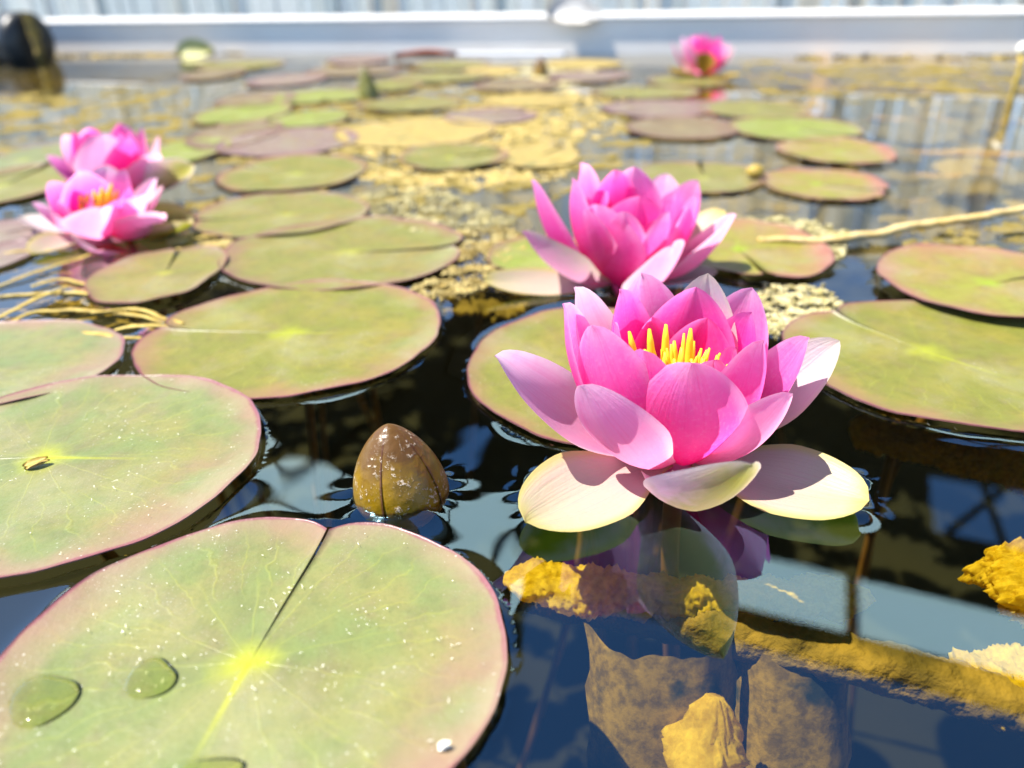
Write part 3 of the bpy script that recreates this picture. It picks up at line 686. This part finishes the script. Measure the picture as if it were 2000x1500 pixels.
def mat_patch(px, label, mat=MAT_ALGAE, thr=.0, res=.0016, z=-.0006, th=.0020, sc_=60, name='floating_algae', soft=.55):
    pts = [G(u, v) for u, v in px]; n = len(pts)
    x0, x1 = min(p.x for p in pts), max(p.x for p in pts); y0, y1 = min(p.y for p in pts), max(p.y for p in pts)
    nx_ = min(300, int((x1-x0)/res)+2); ny_ = min(260, int((y1-y0)/res)+2); idx = {}; V = []; Fc = []
    X = np.linspace(x0, x1, nx_); Y = np.linspace(y0, y1, ny_)
    A, B = np.meshgrid(X, Y); sd = np.full(A.shape, 1e9); ins = np.zeros(A.shape, bool)
    for i in range(n):
        p, q = pts[i], pts[(i+1) % n]; ex, ey = q.x-p.x, q.y-p.y
        t = np.clip(((A-p.x)*ex+(B-p.y)*ey)/(ex*ex+ey*ey+1e-12), 0, 1); sd = np.minimum(sd, np.hypot(A-p.x-t*ex, B-p.y-t*ey))
        c = ((p.y > B) != (q.y > B)) & (A < (q.x-p.x)*(B-p.y)/(q.y-p.y+1e-12)+p.x); ins ^= c
    size = min(x1-x0, y1-y0)
    for i in range(ny_):
        for j in range(nx_):
            if not ins[i, j]: continue
            p = Vector((A[i, j], B[i, j], z)); nv_ = mnoise.fractal(p*sc_, .9, 2.1, 4)
            if nv_ + min(1, sd[i, j]/(size*.3))*soft - soft*.5 < thr: continue
            idx[i, j] = len(V); V.append(Vector((A[i, j], B[i, j], z+th*(.45+.9*mnoise.fractal(p*sc_*4, .8, 2, 3)))))
    for (i, j) in idx:
        k = [(i, j), (i, j+1), (i+1, j+1), (i+1, j)]
        if all(q in idx for q in k): Fc.append(tuple(idx[q] for q in k))
    if not Fc: return
    nb = len(V); V2 = V+[v-Vector((0, 0, .0015)) for v in V]; Fc = Fc+[tuple(q+nb for q in f[::-1]) for f in Fc]
    return mk(name, V2, Fc, mat, kind='stuff', label=label, cat='algae')
def flake_patch(px, label, mat=MAT_SCUM, thr=0.0, num=5200, sc_=60, rmin=.0004, rmax=.0016, **k_):
    pts = [G(u, v) for u, v in px]; n = len(pts); rb = random.Random(int(px[0][0]+px[0][1])); out = []
    x0, x1 = min(p.x for p in pts), max(p.x for p in pts); y0, y1 = min(p.y for p in pts), max(p.y for p in pts)
    def inside_(x, y):
        c = False
        for i in range(n):
            p, q = pts[i], pts[(i+1) % n]
            if (p.y > y) != (q.y > y) and x < (q.x-p.x)*(y-p.y)/(q.y-p.y+1e-12)+p.x: c = not c
        return c
    tries = 0
    while len(out) < num and tries < num*8:
        tries += 1; x, y = rb.uniform(x0, x1), rb.uniform(y0, y1)
        jx = .006*mnoise.noise(Vector((x*90, y*90, 0)))
        if not inside_(x+jx, y+jx): continue
        d = mnoise.fractal(Vector((x, y, 2))*sc_, .8, 2, 4)
        if d < thr+rb.uniform(-.15, .25): continue
        out.append((Vector((x, y, rb.uniform(-.0004, .0012))), rb.uniform(rmin, rmax)*rb.uniform(.5, 1)*(1+max(0, d))))
    return blobs('floating_algae', out, mat, label, .45, 3)
Y_ = 'floating algae'
mat_patch([(640, 300), (700, 245), (860, 230), (1010, 222), (1180, 222), (1230, 250), (1130, 300), (960, 330), (800, 320)], 'yellow algae spread between the distant pads', thr=-.16)
mat_patch([(640, 330), (760, 318), (960, 330), (1110, 310), (1120, 345), (960, 370), (800, 385), (690, 360)], 'yellow algae band in front of the algae ringed pad', thr=-.16)
mat_patch([(860, 215), (960, 185), (1120, 175), (1230, 190), (1180, 225), (1000, 230)], 'yellow algae near the distant red pads', thr=-.14, res=.003)
flake_patch([(690, 375), (800, 360), (930, 395), (1010, 430), (1000, 470), (880, 480), (740, 440)], 'ragged straw-coloured algae beyond the slit pad', MAT_SCUM, thr=-.02, sc_=90)
flake_patch([(880, 455), (1000, 440), (1030, 480), (960, 560), (880, 590), (760, 588), (860, 540)], 'golden algae scum between the slit pad and the lilies', MAT_ALGAE, thr=-.08, sc_=90)
flake_patch([(1430, 425), (1560, 430), (1660, 455), (1650, 505), (1560, 540), (1620, 480), (1500, 445)], 'pale bubbly scum round the reddish rimmed pad', MAT_SCUM, thr=-.06, sc_=120)
flake_patch([(1490, 560), (1600, 560), (1660, 600), (1590, 640), (1500, 665), (1470, 620)], 'pale bubbly scum beside the large olive pad', MAT_SCUM, thr=-.08, res=.001, sc_=150)
mat_patch([(1120, 200), (1240, 130), (1000, 120), (880, 150), (1000, 170)], 'thin yellow algae before the pond wall', MAT_SCUM, thr=.05, res=.008, sc_=25)
flake_patch([(330, 450), (470, 470), (440, 500), (400, 495), (330, 480)], 'yellow-green algae next to the paired lilies', MAT_ALGAE, thr=.02)
mat_patch([(1450, 112), (2000, 108), (2060, 114), (1700, 118)], 'olive algae line along the foot of the pond wall', MAT_SUBD, thr=-.2, res=.008, sc_=25, th=.006)
mat_patch([(100, 108), (330, 104), (500, 104), (330, 112), (100, 114)], 'olive algae line at the wall beside the black pipe', MAT_SUBD, thr=-.2, res=.008, sc_=25, th=.006)

def lumpy(p, r, n=72, nsc=120, nz=.42, seed=0, flat=.7):
    V = []; m_ = len(p)
    for i, c in enumerate(p):
        t = (p[min(i+1, m_-1)]-p[max(i-1, 0)]).normalized(); sd = t.cross(Vector((0, 0, 1))).normalized(); up = sd.cross(t)
        env = min(1, .25+3*math.sin(PI*i/(m_-1)))
        for j in range(n):
            a = 2*PI*j/n; o_ = sd*math.cos(a)+up*math.sin(a)*flat; q = c+o_*r+Vector((seed, 0, 0))
            k = 1+nz*mnoise.fractal(q*nsc, 1.0, 2.1, 3)+.20*mnoise.fractal(q*nsc*5, .8, 2.0, 4)
            V.append(c+o_*r*env*max(.2, k))
    return V, gridf(m_, n, True)+[tuple(range(n))[::-1], tuple(range((m_-1)*n, m_*n))]
mat_patch([(350, 430), (400, 200), (900, 165), (1300, 185), (1270, 300), (1010, 430), (760, 480)], 'thin khaki algae film between the middle pads', MAT_BED, thr=-.02, res=.004, sc_=30, z=-.0004, soft=.3)
mat_patch([(1430, 118), (2080, 113), (2100, 190), (1500, 210)], 'thin khaki algae film before the wall near the upright stalk', MAT_BED, thr=.0, res=.007, sc_=16, z=-.0004, soft=.3)
mat_patch([(-120, 310), (-60, 190), (350, 165), (420, 260), (330, 310)], 'thin khaki algae film behind the paired lilies', MAT_BED, thr=.02, res=.005, sc_=20, z=-.0004, soft=.3)
mat_patch([(1640, 470), (1900, 420), (2100, 430), (2100, 500), (1750, 500)], 'thin khaki algae film along the floating reed', MAT_BED, thr=.02, res=.002, sc_=45, z=-.0006, soft=.3)
def submerged(pts, r, label, mat=MAT_SOFT, name='submerged_algae', **k_):
    p = curve([G(u, v, z-.004) for u, v, z in pts], 150)
    return tag(mk(name, *lumpy(p, r, seed=pts[0][0]*.01), mat), label, 'algae', None, 'stuff')
submerged([(985, 1128, -.024), (1150, 1150, -.024), (1300, 1165, -.026), (1480, 1170, -.030), (1700, 1165, -.036)], .0078, 'amber algae growth under the water below the open lily', m=260, nsc=210)
submerged([(1660, 830, -.03), (1850, 880, -.03), (2050, 930, -.03)], .010, 'amber algae growth under the water beside the large olive pad', m=200)
submerged([(1890, 1345, -.026), (1990, 1330, -.026), (2100, 1350, -.026)], .0085, 'bright yellow algae clump under the water by the mirrored canopy', m=120, nsc=230)
submerged([(1960, 1090, -.03), (2010, 1140, -.03), (2060, 1200, -.03)], .012, 'golden algae clump under the water', m=100)
p = curve([G(1000, 1150, -.045), G(1430, 1240, -.035), G(1750, 1310, -.03), G(2120, 1420, -.03)], 120)
tag(mk('sunken_pole', *tube(p, .0065, 24, 1, .25, 120), MAT_SUBD), 'olive algae-coated pole lying under the water beside the sunken basket', 'pole')
# submerged planting basket furred with algae
bl, br_ = G(1150, 1285, -.034), G(1690, 1300, -.034); bx = (br_-bl); bwid = bx.length; bk = empty('planting_basket', Vector((bl.x, bl.y, ZF)), label='algae-furred square planting basket standing under the water', cat='planting basket'); bk.rotation_euler.z = math.atan2(bx.y, bx.x)
BK_ = M('basket_fur'); BASK = BK_; nA = BASK.noise(55, 5); nB = BASK.noise(240, 5, rough=.65)
BASK.done(BASK.bsdf(Base_Color=BASK.mix(BASK.ramp(nA, .38, .50), (.012, .022, .03), BASK.mix(BASK.ramp(nB, .35, .65), (.11, .075, .016), (.28, .195, .04))), Roughness=1.0, Normal=BASK.bump(nB, .4, .0008)))
BASK = BK_.m
def fur(x0, x1, y, top, mat, name, amp=.003, num=0):
    V = []; n, m_ = 90, 70
    for i in range(n):
        for j in range(m_):
            X = x0+(x1-x0)*j/(m_-1); zz = (top-ZF)*(1-i/(n-1)); q = Vector((X*1.0, zz, y))
            edge = (1-abs(2*j/(m_-1)-1)**4); dn = (top-ZF)-zz
            V.append((X+.003*mnoise.fractal(q*60, .8, 2, 3)*(1 if j in (0, m_-1) else .3), y+.010*(2*j/(m_-1)-1)**4-.45*dn-amp*(.5+.6*mnoise.fractal(q*60, 1, 2, 3))*edge-amp*1.5*edge, zz+(.004*mnoise.fractal(q*70, .8, 2, 3) if i < 2 else 0)))
    o = mk(name, V, gridf(n, m_), mat, bk)
    return o
fur(0, bwid*.56, 0, -.030, BASK, 'basket_side', .0015); fur(bwid*.565, bwid, .003, -.033, BASK, 'basket_side', .0015)
p = [Vector((bwid*.43-.10*t, -.012-.45*t, -.034-ZF-t)) for t in [k*.0016 for k in range(100)]]
tag(mk('algae_growth', *lumpy(p, .0105, seed=3), MAT_SOFT, bk), None, None, None, 'stuff')
for q, (px, lb) in enumerate([([(-200, 300), (-100, 150), (300, 118), (900, 112), (1450, 118), (1500, 240), (1250, 330), (900, 420), (400, 400)], 'murky olive algae bed under the water between the distant pads'), ([(1150, 330), (1500, 250), (1700, 200), (2100, 160), (2200, 420), (1900, 470), (1500, 450)], 'murky olive algae bed under the water round the lime-centred pad'), ([(620, 480), (1000, 400), (1150, 480), (1000, 620), (860, 600)], 'murky olive algae bed under the water behind the open lily')]):
    mat_patch(px, lb, MAT_BED, thr=(-.16, -.02, -.04)[q], res=.006 if q < 2 else .002, z=-.005, th=.004, sc_=(16, 16, 50)[q], name='submerged_algae', soft=.4)
# submerged stems and rack at the back
SG = 'sunken strands furred with yellow algae'
def sunken(pts, r, label, grp=SG, mat=MAT_SUB, name='waterweed', cat='waterweed', nz=.35):
    p = curve([G(u, v, -.012) for u, v in pts], 40); o = mk(name, *tube(p, r, 8, .6, nz, 60), mat); return tag(o, label, cat, grp)
for i, pts in enumerate([[(1450, 124), (1700, 122), (2100, 126)], [(1460, 152), (1750, 148), (2100, 150)], [(1480, 172), (1760, 172), (2100, 176)], [(1690, 234), (1850, 240), (2100, 244)], [(1700, 303), (1850, 300), (2100, 310)], [(1680, 350), (1850, 348), (2100, 356)], [(-100, 215), (120, 222), (330, 205)], [(-100, 262), (90, 250), (260, 210)], [(-80, 240), (100, 238), (300, 240)], [(60, 280), (200, 240), (380, 228)]]):
    sunken(pts, .006 if i < 6 else .005, 'long sunken waterweed strand furred with yellow algae', )
sunken([(1610, 112), (1605, 150), (1590, 230)], .016, 'broad sunken strip of algae across the sunken waterweed', None, cat='strip', name='sunken_strip')
p = curve([G(u, v, -.02) for u, v in ((1790, 118), (1830, 170), (1880, 260), (1930, 420))], 40); tag(mk('sunken_plank', *tube(p, [.05-.0006*k for k in range(40)], 24, .2, .55, 30), MAT_ALGAE), 'wide algae-covered plank leaning under the water near the upright stalk', 'plank')
p = curve([G(u, v, -.02) for u, v in ((1700, 410), (1850, 400), (2100, 395))], 40); tag(mk('sunken_plank', *tube(p, .012, 10, .4, .3, 60), MAT_SUBD), 'dull olive plank lying under the water beyond the floating reed', 'plank')

# ---------------------------------------------------------------- straw, reed, stalk, small things
def straw(pts, r, label, mat=MAT_STRAW, grp='dead straws floating in a tangle', name='dead_straw', cat='straw', z=.002, flat=.45):
    p = curve([G(u, v, z+dz) for u, v, dz in pts], 60); rad = [r*(.7+.3*math.sin(PI*k/59)) for k in range(60)]; p = [q+Vector((0, .002*mnoise.noise(q*90), .0008*mnoise.noise(q*70))) for q in p]
    return tag(mk(name, *tube(p, rad, 8, flat, .3, 150), mat), label, cat, grp)
MAT_STRAW2 = simple('dead_straw_olive', (.16, .13, .02), (.36, .26, .05), 90, .6, .001, 260); SM = (MAT_STRAW, MAT_STRAW, MAT_STRAW2, MAT_SUBD)
TG = 'flat yellow straw floating in the tangle below the paired lilies'
for pts in [[(-30, 570, 0), (90, 525, .001), (200, 490, .001)], [(-30, 582, 0), (110, 572, 0), (200, 578, .001)], [(0, 645, 0), (80, 608, .001), (220, 612, .001), (360, 632, 0)], [(100, 645, 0), (210, 655, .001), (310, 662, 0)], [(180, 612, .002), (270, 605, .002), (360, 632, .001)], [(-20, 630, 0), (60, 590, .002), (130, 560, .002)], [(225, 645, .001), (280, 635, .002), (330, 640, .001)], [(60, 560, .001), (120, 545, .001), (180, 560, .0)], [(-20, 500, 0), (60, 490, .001), (150, 492, 0)], [(330, 480, 0), (400, 462, .001), (470, 460, 0)]]:
    straw(pts, .0016, TG, z=.0006, flat=.35)
rs2 = random.Random(8)
for k in range(30):
    u0, v0 = rs2.uniform(-30, 230), rs2.uniform(525, 655); L = rs2.uniform(50, 190); sl_ = rs2.uniform(-.45, .3)
    straw([(u0, v0, -.001), (u0+L*.5, v0+L*.5*sl_+rs2.uniform(-8, 8), 0), (u0+L, v0+L*sl_, -.001)], rs2.uniform(.0006, .0015), TG, SM[k % 4], z=-.0006, flat=.35)
for pts in [[(-20, 655, -.004), (70, 600, -.003), (130, 570, -.002)], [(-20, 620, -.004), (50, 600, -.003), (90, 585, -.003)]]: straw(pts, .0012, 'thin dark green grass blade in the straw tangle', MAT_SUBD, 'grass blades in the straw tangle', 'grass_blade', 'grass blade')
straw([(1480, 468, -.001), (1640, 466, .001), (1800, 440, .004), (1930, 420, .010), (2080, 395, .012)], .0034, 'long pale dead reed floating past the reddish rimmed pad', MAT_PALESTRAW, None, 'dead_reed', 'reed', .003, .7)
b = G(1972, 192); 
st = empty('dead_stalk', b, label='thin upright dead stalk with a pale knob near the pond wall', cat='stalk')
v, f = tube(curve([(0, 0, -.05), (.003, 0, .03), (.007, .01, .045), (.008, .012, .052)], 16), .0036, 8, 1, .2, 80); mk('stem', v, f, MAT_STRAW, st)
v, f = tube([Vector((.008, .012, z)) for z in (.048, .051, .056, .060, .063)], [.003, .006, .007, .005, .001], 10); mk('knob', v, f, MAT_DEBRIS, st)
# black pipe at the left
q = G(45, 118); pe = empty('black_pipe', q, label='thick black plastic pipe reaching into the pond from the side', cat='pipe')
dv = (G(-400, 112)-q).normalized()
v, f = tube([Vector((.03, 0, .04))+dv*t for t in (0, .05, .2, .5, .8)], .055, 24); mk('pipe_body', v, f, MAT_BLACK, pe)
v, f = tube([Vector((.03, 0, .04))+dv*t for t in (-.012, -.004, .045)], [.05, .064, .064], 24); mk('collar', v, f, MAT_BLACK, pe)
p = curve([q+Vector((.05, -.02, .10)), q+Vector((.06, -.03, .06)), q+Vector((.065, -.04, .0))], 20); tag(mk('algae_tuft', *tube(p, .011, 10, .8, .6, 160), MAT_SUBD), 'olive algae tuft hanging over the end of the black pipe', 'algae', None, 'stuff')
# dead leaves
def leaf(C, L, W, rot, mat, name, label, cat, bow=.25, tilt=0.0, z=0.0, roll=0.0):
    V = []; UV = []; n, m = 14, 9
    for i in range(n):
        t = i/(n-1)
        for j in range(m):
            x = -1+2*j/(m-1); w_ = W/2*(math.sin(PI*t**.8)**.7+.02)
            V.append(Vector(((t-.5)*L, w_*x, bow*L*(.25-(t-.5)**2)+W*.22*x*x+.01*L*math.sin(9*t+3*x)))); UV.append((.5+.5*x, t))
    nb = len(V); Fc = gridf(n, m); Fc = Fc+[tuple(k+nb for k in f[::-1]) for f in Fc]; V = V+[p-Vector((0, 0, .0012)) for p in V]
    o = mk(name, V, Fc, mat, None, UV+UV, loc=Vector(C)+Vector((0, 0, z)), label=label, cat=cat); o.rotation_euler = (roll, tilt, rot); return o
MAT_RED = simple('dead_leaf_red', (.40, .08, .015), (.25, .05, .02), 30, .5); MAT_WHITEL = simple('bleached_leaf', (.40, .38, .35), (.56, .54, .50), 60, .7, .002, 150)
MAT_OLIVEL = simple('curled_leaf', (.30, .30, .08), (.55, .52, .26), 20, .5)
leaf(G(832, 118), .13, .05, .1, MAT_RED, 'dead_leaf', 'rust-red dead leaf floating against the pond wall', 'leaf', .12, 0, .004)
leaf(G(385, 112), .085, .05, .2, MAT_OLIVEL, 'curled_pad', 'curled up olive pad edge standing out of the water by the wall', 'lily pad', .3, .0, .01, .9)
cp = Vector((WC.x, WC.y, WH))+wd*((G(1040, 45, WH)-WC).dot(wd))+wn*-.004
leaf(cp, .12, .075, yaw+.3, MAT_WHITEL, 'dry_leaf', 'bleached dry leaf lying over the edge of the white coping', 'leaf', .16, .1, -.004, .75)
o = bevel(mk('glint_strip', boxv(-.135, .135, -.012, .012, -.004, .007), BOXF, MAT_CAP, None, smooth=False, loc=G(985, 107.5)+Vector((0, -.02, 0)), label='added white strip standing in for a sun glint at the waterline of the pond wall', cat='strip'), .003); o.rotation_euler.z = yaw  # added strip in place of sunlight glittering on the water at the wall
# leaf scrap on pad, crumbs, bead
leaf(G(72, 908, .003), .0075, .003, .5, MAT_STRAW, 'leaf_scrap', 'tiny dry leaf scrap on a pad hub', 'leaf', .03, -.12, .0010, .15)
leaf(G(868, 1458, .003), .0028, .0012, .3, MAT_DEBRIS, 'seed_husk', 'tiny white husk on the big slit pad', 'husk', .3, 0, .0006)
v, f = tube([Vector((0, 0, z)) for z in (0, .002, .005, .008, .009)], [.004, .0065, .007, .004, .001], 12); mk('snail', v, f, MAT_STRAW, None, loc=G(1474, 345, .003), label='small tan snail on the olive pad behind the lilies', cat='snail')
def drop(u, v, wpx, hpx, label, seed):
    c = G(u, v, .002); z = depth(c); rx = wpx/2/F*z; ry = (G(u, v-hpx/2)-G(u, v+hpx/2)).length/2; rr = random.Random(seed)
    V = []; n, m = 9, 40; p1, p2 = rr.uniform(0, 6), rr.uniform(0, 6)
    for i in range(n):
        r = i/(n-1)
        for j in range(m):
            a = 2*PI*j/m; k = r*(1+.09*math.cos(2*a+p1)+.07*math.cos(3*a+p2))
            V.append((rx*k*math.cos(a), ry*k*math.sin(a), .0010*max(0, 1-r**3.2)**.6))
    nb = len(V); Fc = gridf(n, m, True); mk('water_drop', V, [f[::-1] for f in Fc][0:], DROP, None, loc=c+Vector((0, 0, -.0002)), label=label, cat='water drop', group='water drops on the slit pad')
drop(82, 1362, 122, 92, 'large rounded-off water drop on the slit pad near its rim', 1)
drop(293, 1320, 98, 72, 'oval water drop on the slit pad between the larger drop and the hub', 4)
drop(405, 1500, 130, 52, 'water drop on the slit pad lying across its midrib', 6)
# dust and fibres lying on the near pads
rd = random.Random(21); V = []; Fc = []
for (pd, n) in ((A_, 1000), (B_, 800)):
    o, c, rx, ry, h = pd
    for _ in range(n):
        r = math.sqrt(rd.random())*.93; a = rd.uniform(0, 2*PI); x_, y_ = c.x+math.cos(a)*rx*r, c.y+math.sin(a)*ry*r
        if mnoise.noise(Vector((x_*60, y_*60, 1))) < rd.uniform(-.1, .5): continue
        L = rd.choice((.0001, .00013, .00016, .0002, .0006))*rd.uniform(.7, 1.4); wv = .00007 if L > .0004 else L*.5; b = rd.uniform(0, PI)
        dx, dy = math.cos(b), math.sin(b); z0 = .0034+(.0012 if pd is B_ else 0)+rd.uniform(0, .0002)-.0014*(1-r**7); k = len(V)
        cv = rd.uniform(-.3, .3)*L
        for t, wq in ((-1, .4), (0, 1), (1, .4)):
            px_, py_ = x_+dx*L*t-dy*cv*(1-t*t), y_+dy*L*t+dx*cv*(1-t*t)
            V += [(px_-dy*wv*wq, py_+dx*wv*wq, z0), (px_+dy*wv*wq, py_-dx*wv*wq, z0), (px_, py_, z0+wv*.4)]
        for s in (0, 3): Fc += [(k+s, k+s+3, k+s+5, k+s+2), (k+s+1, k+s+2, k+s+5, k+s+4)]
mk('pollen_dust', V, Fc, MAT_DEBRIS, kind='stuff', label='white pollen dust and fibres scattered over the near pads', cat='dust')
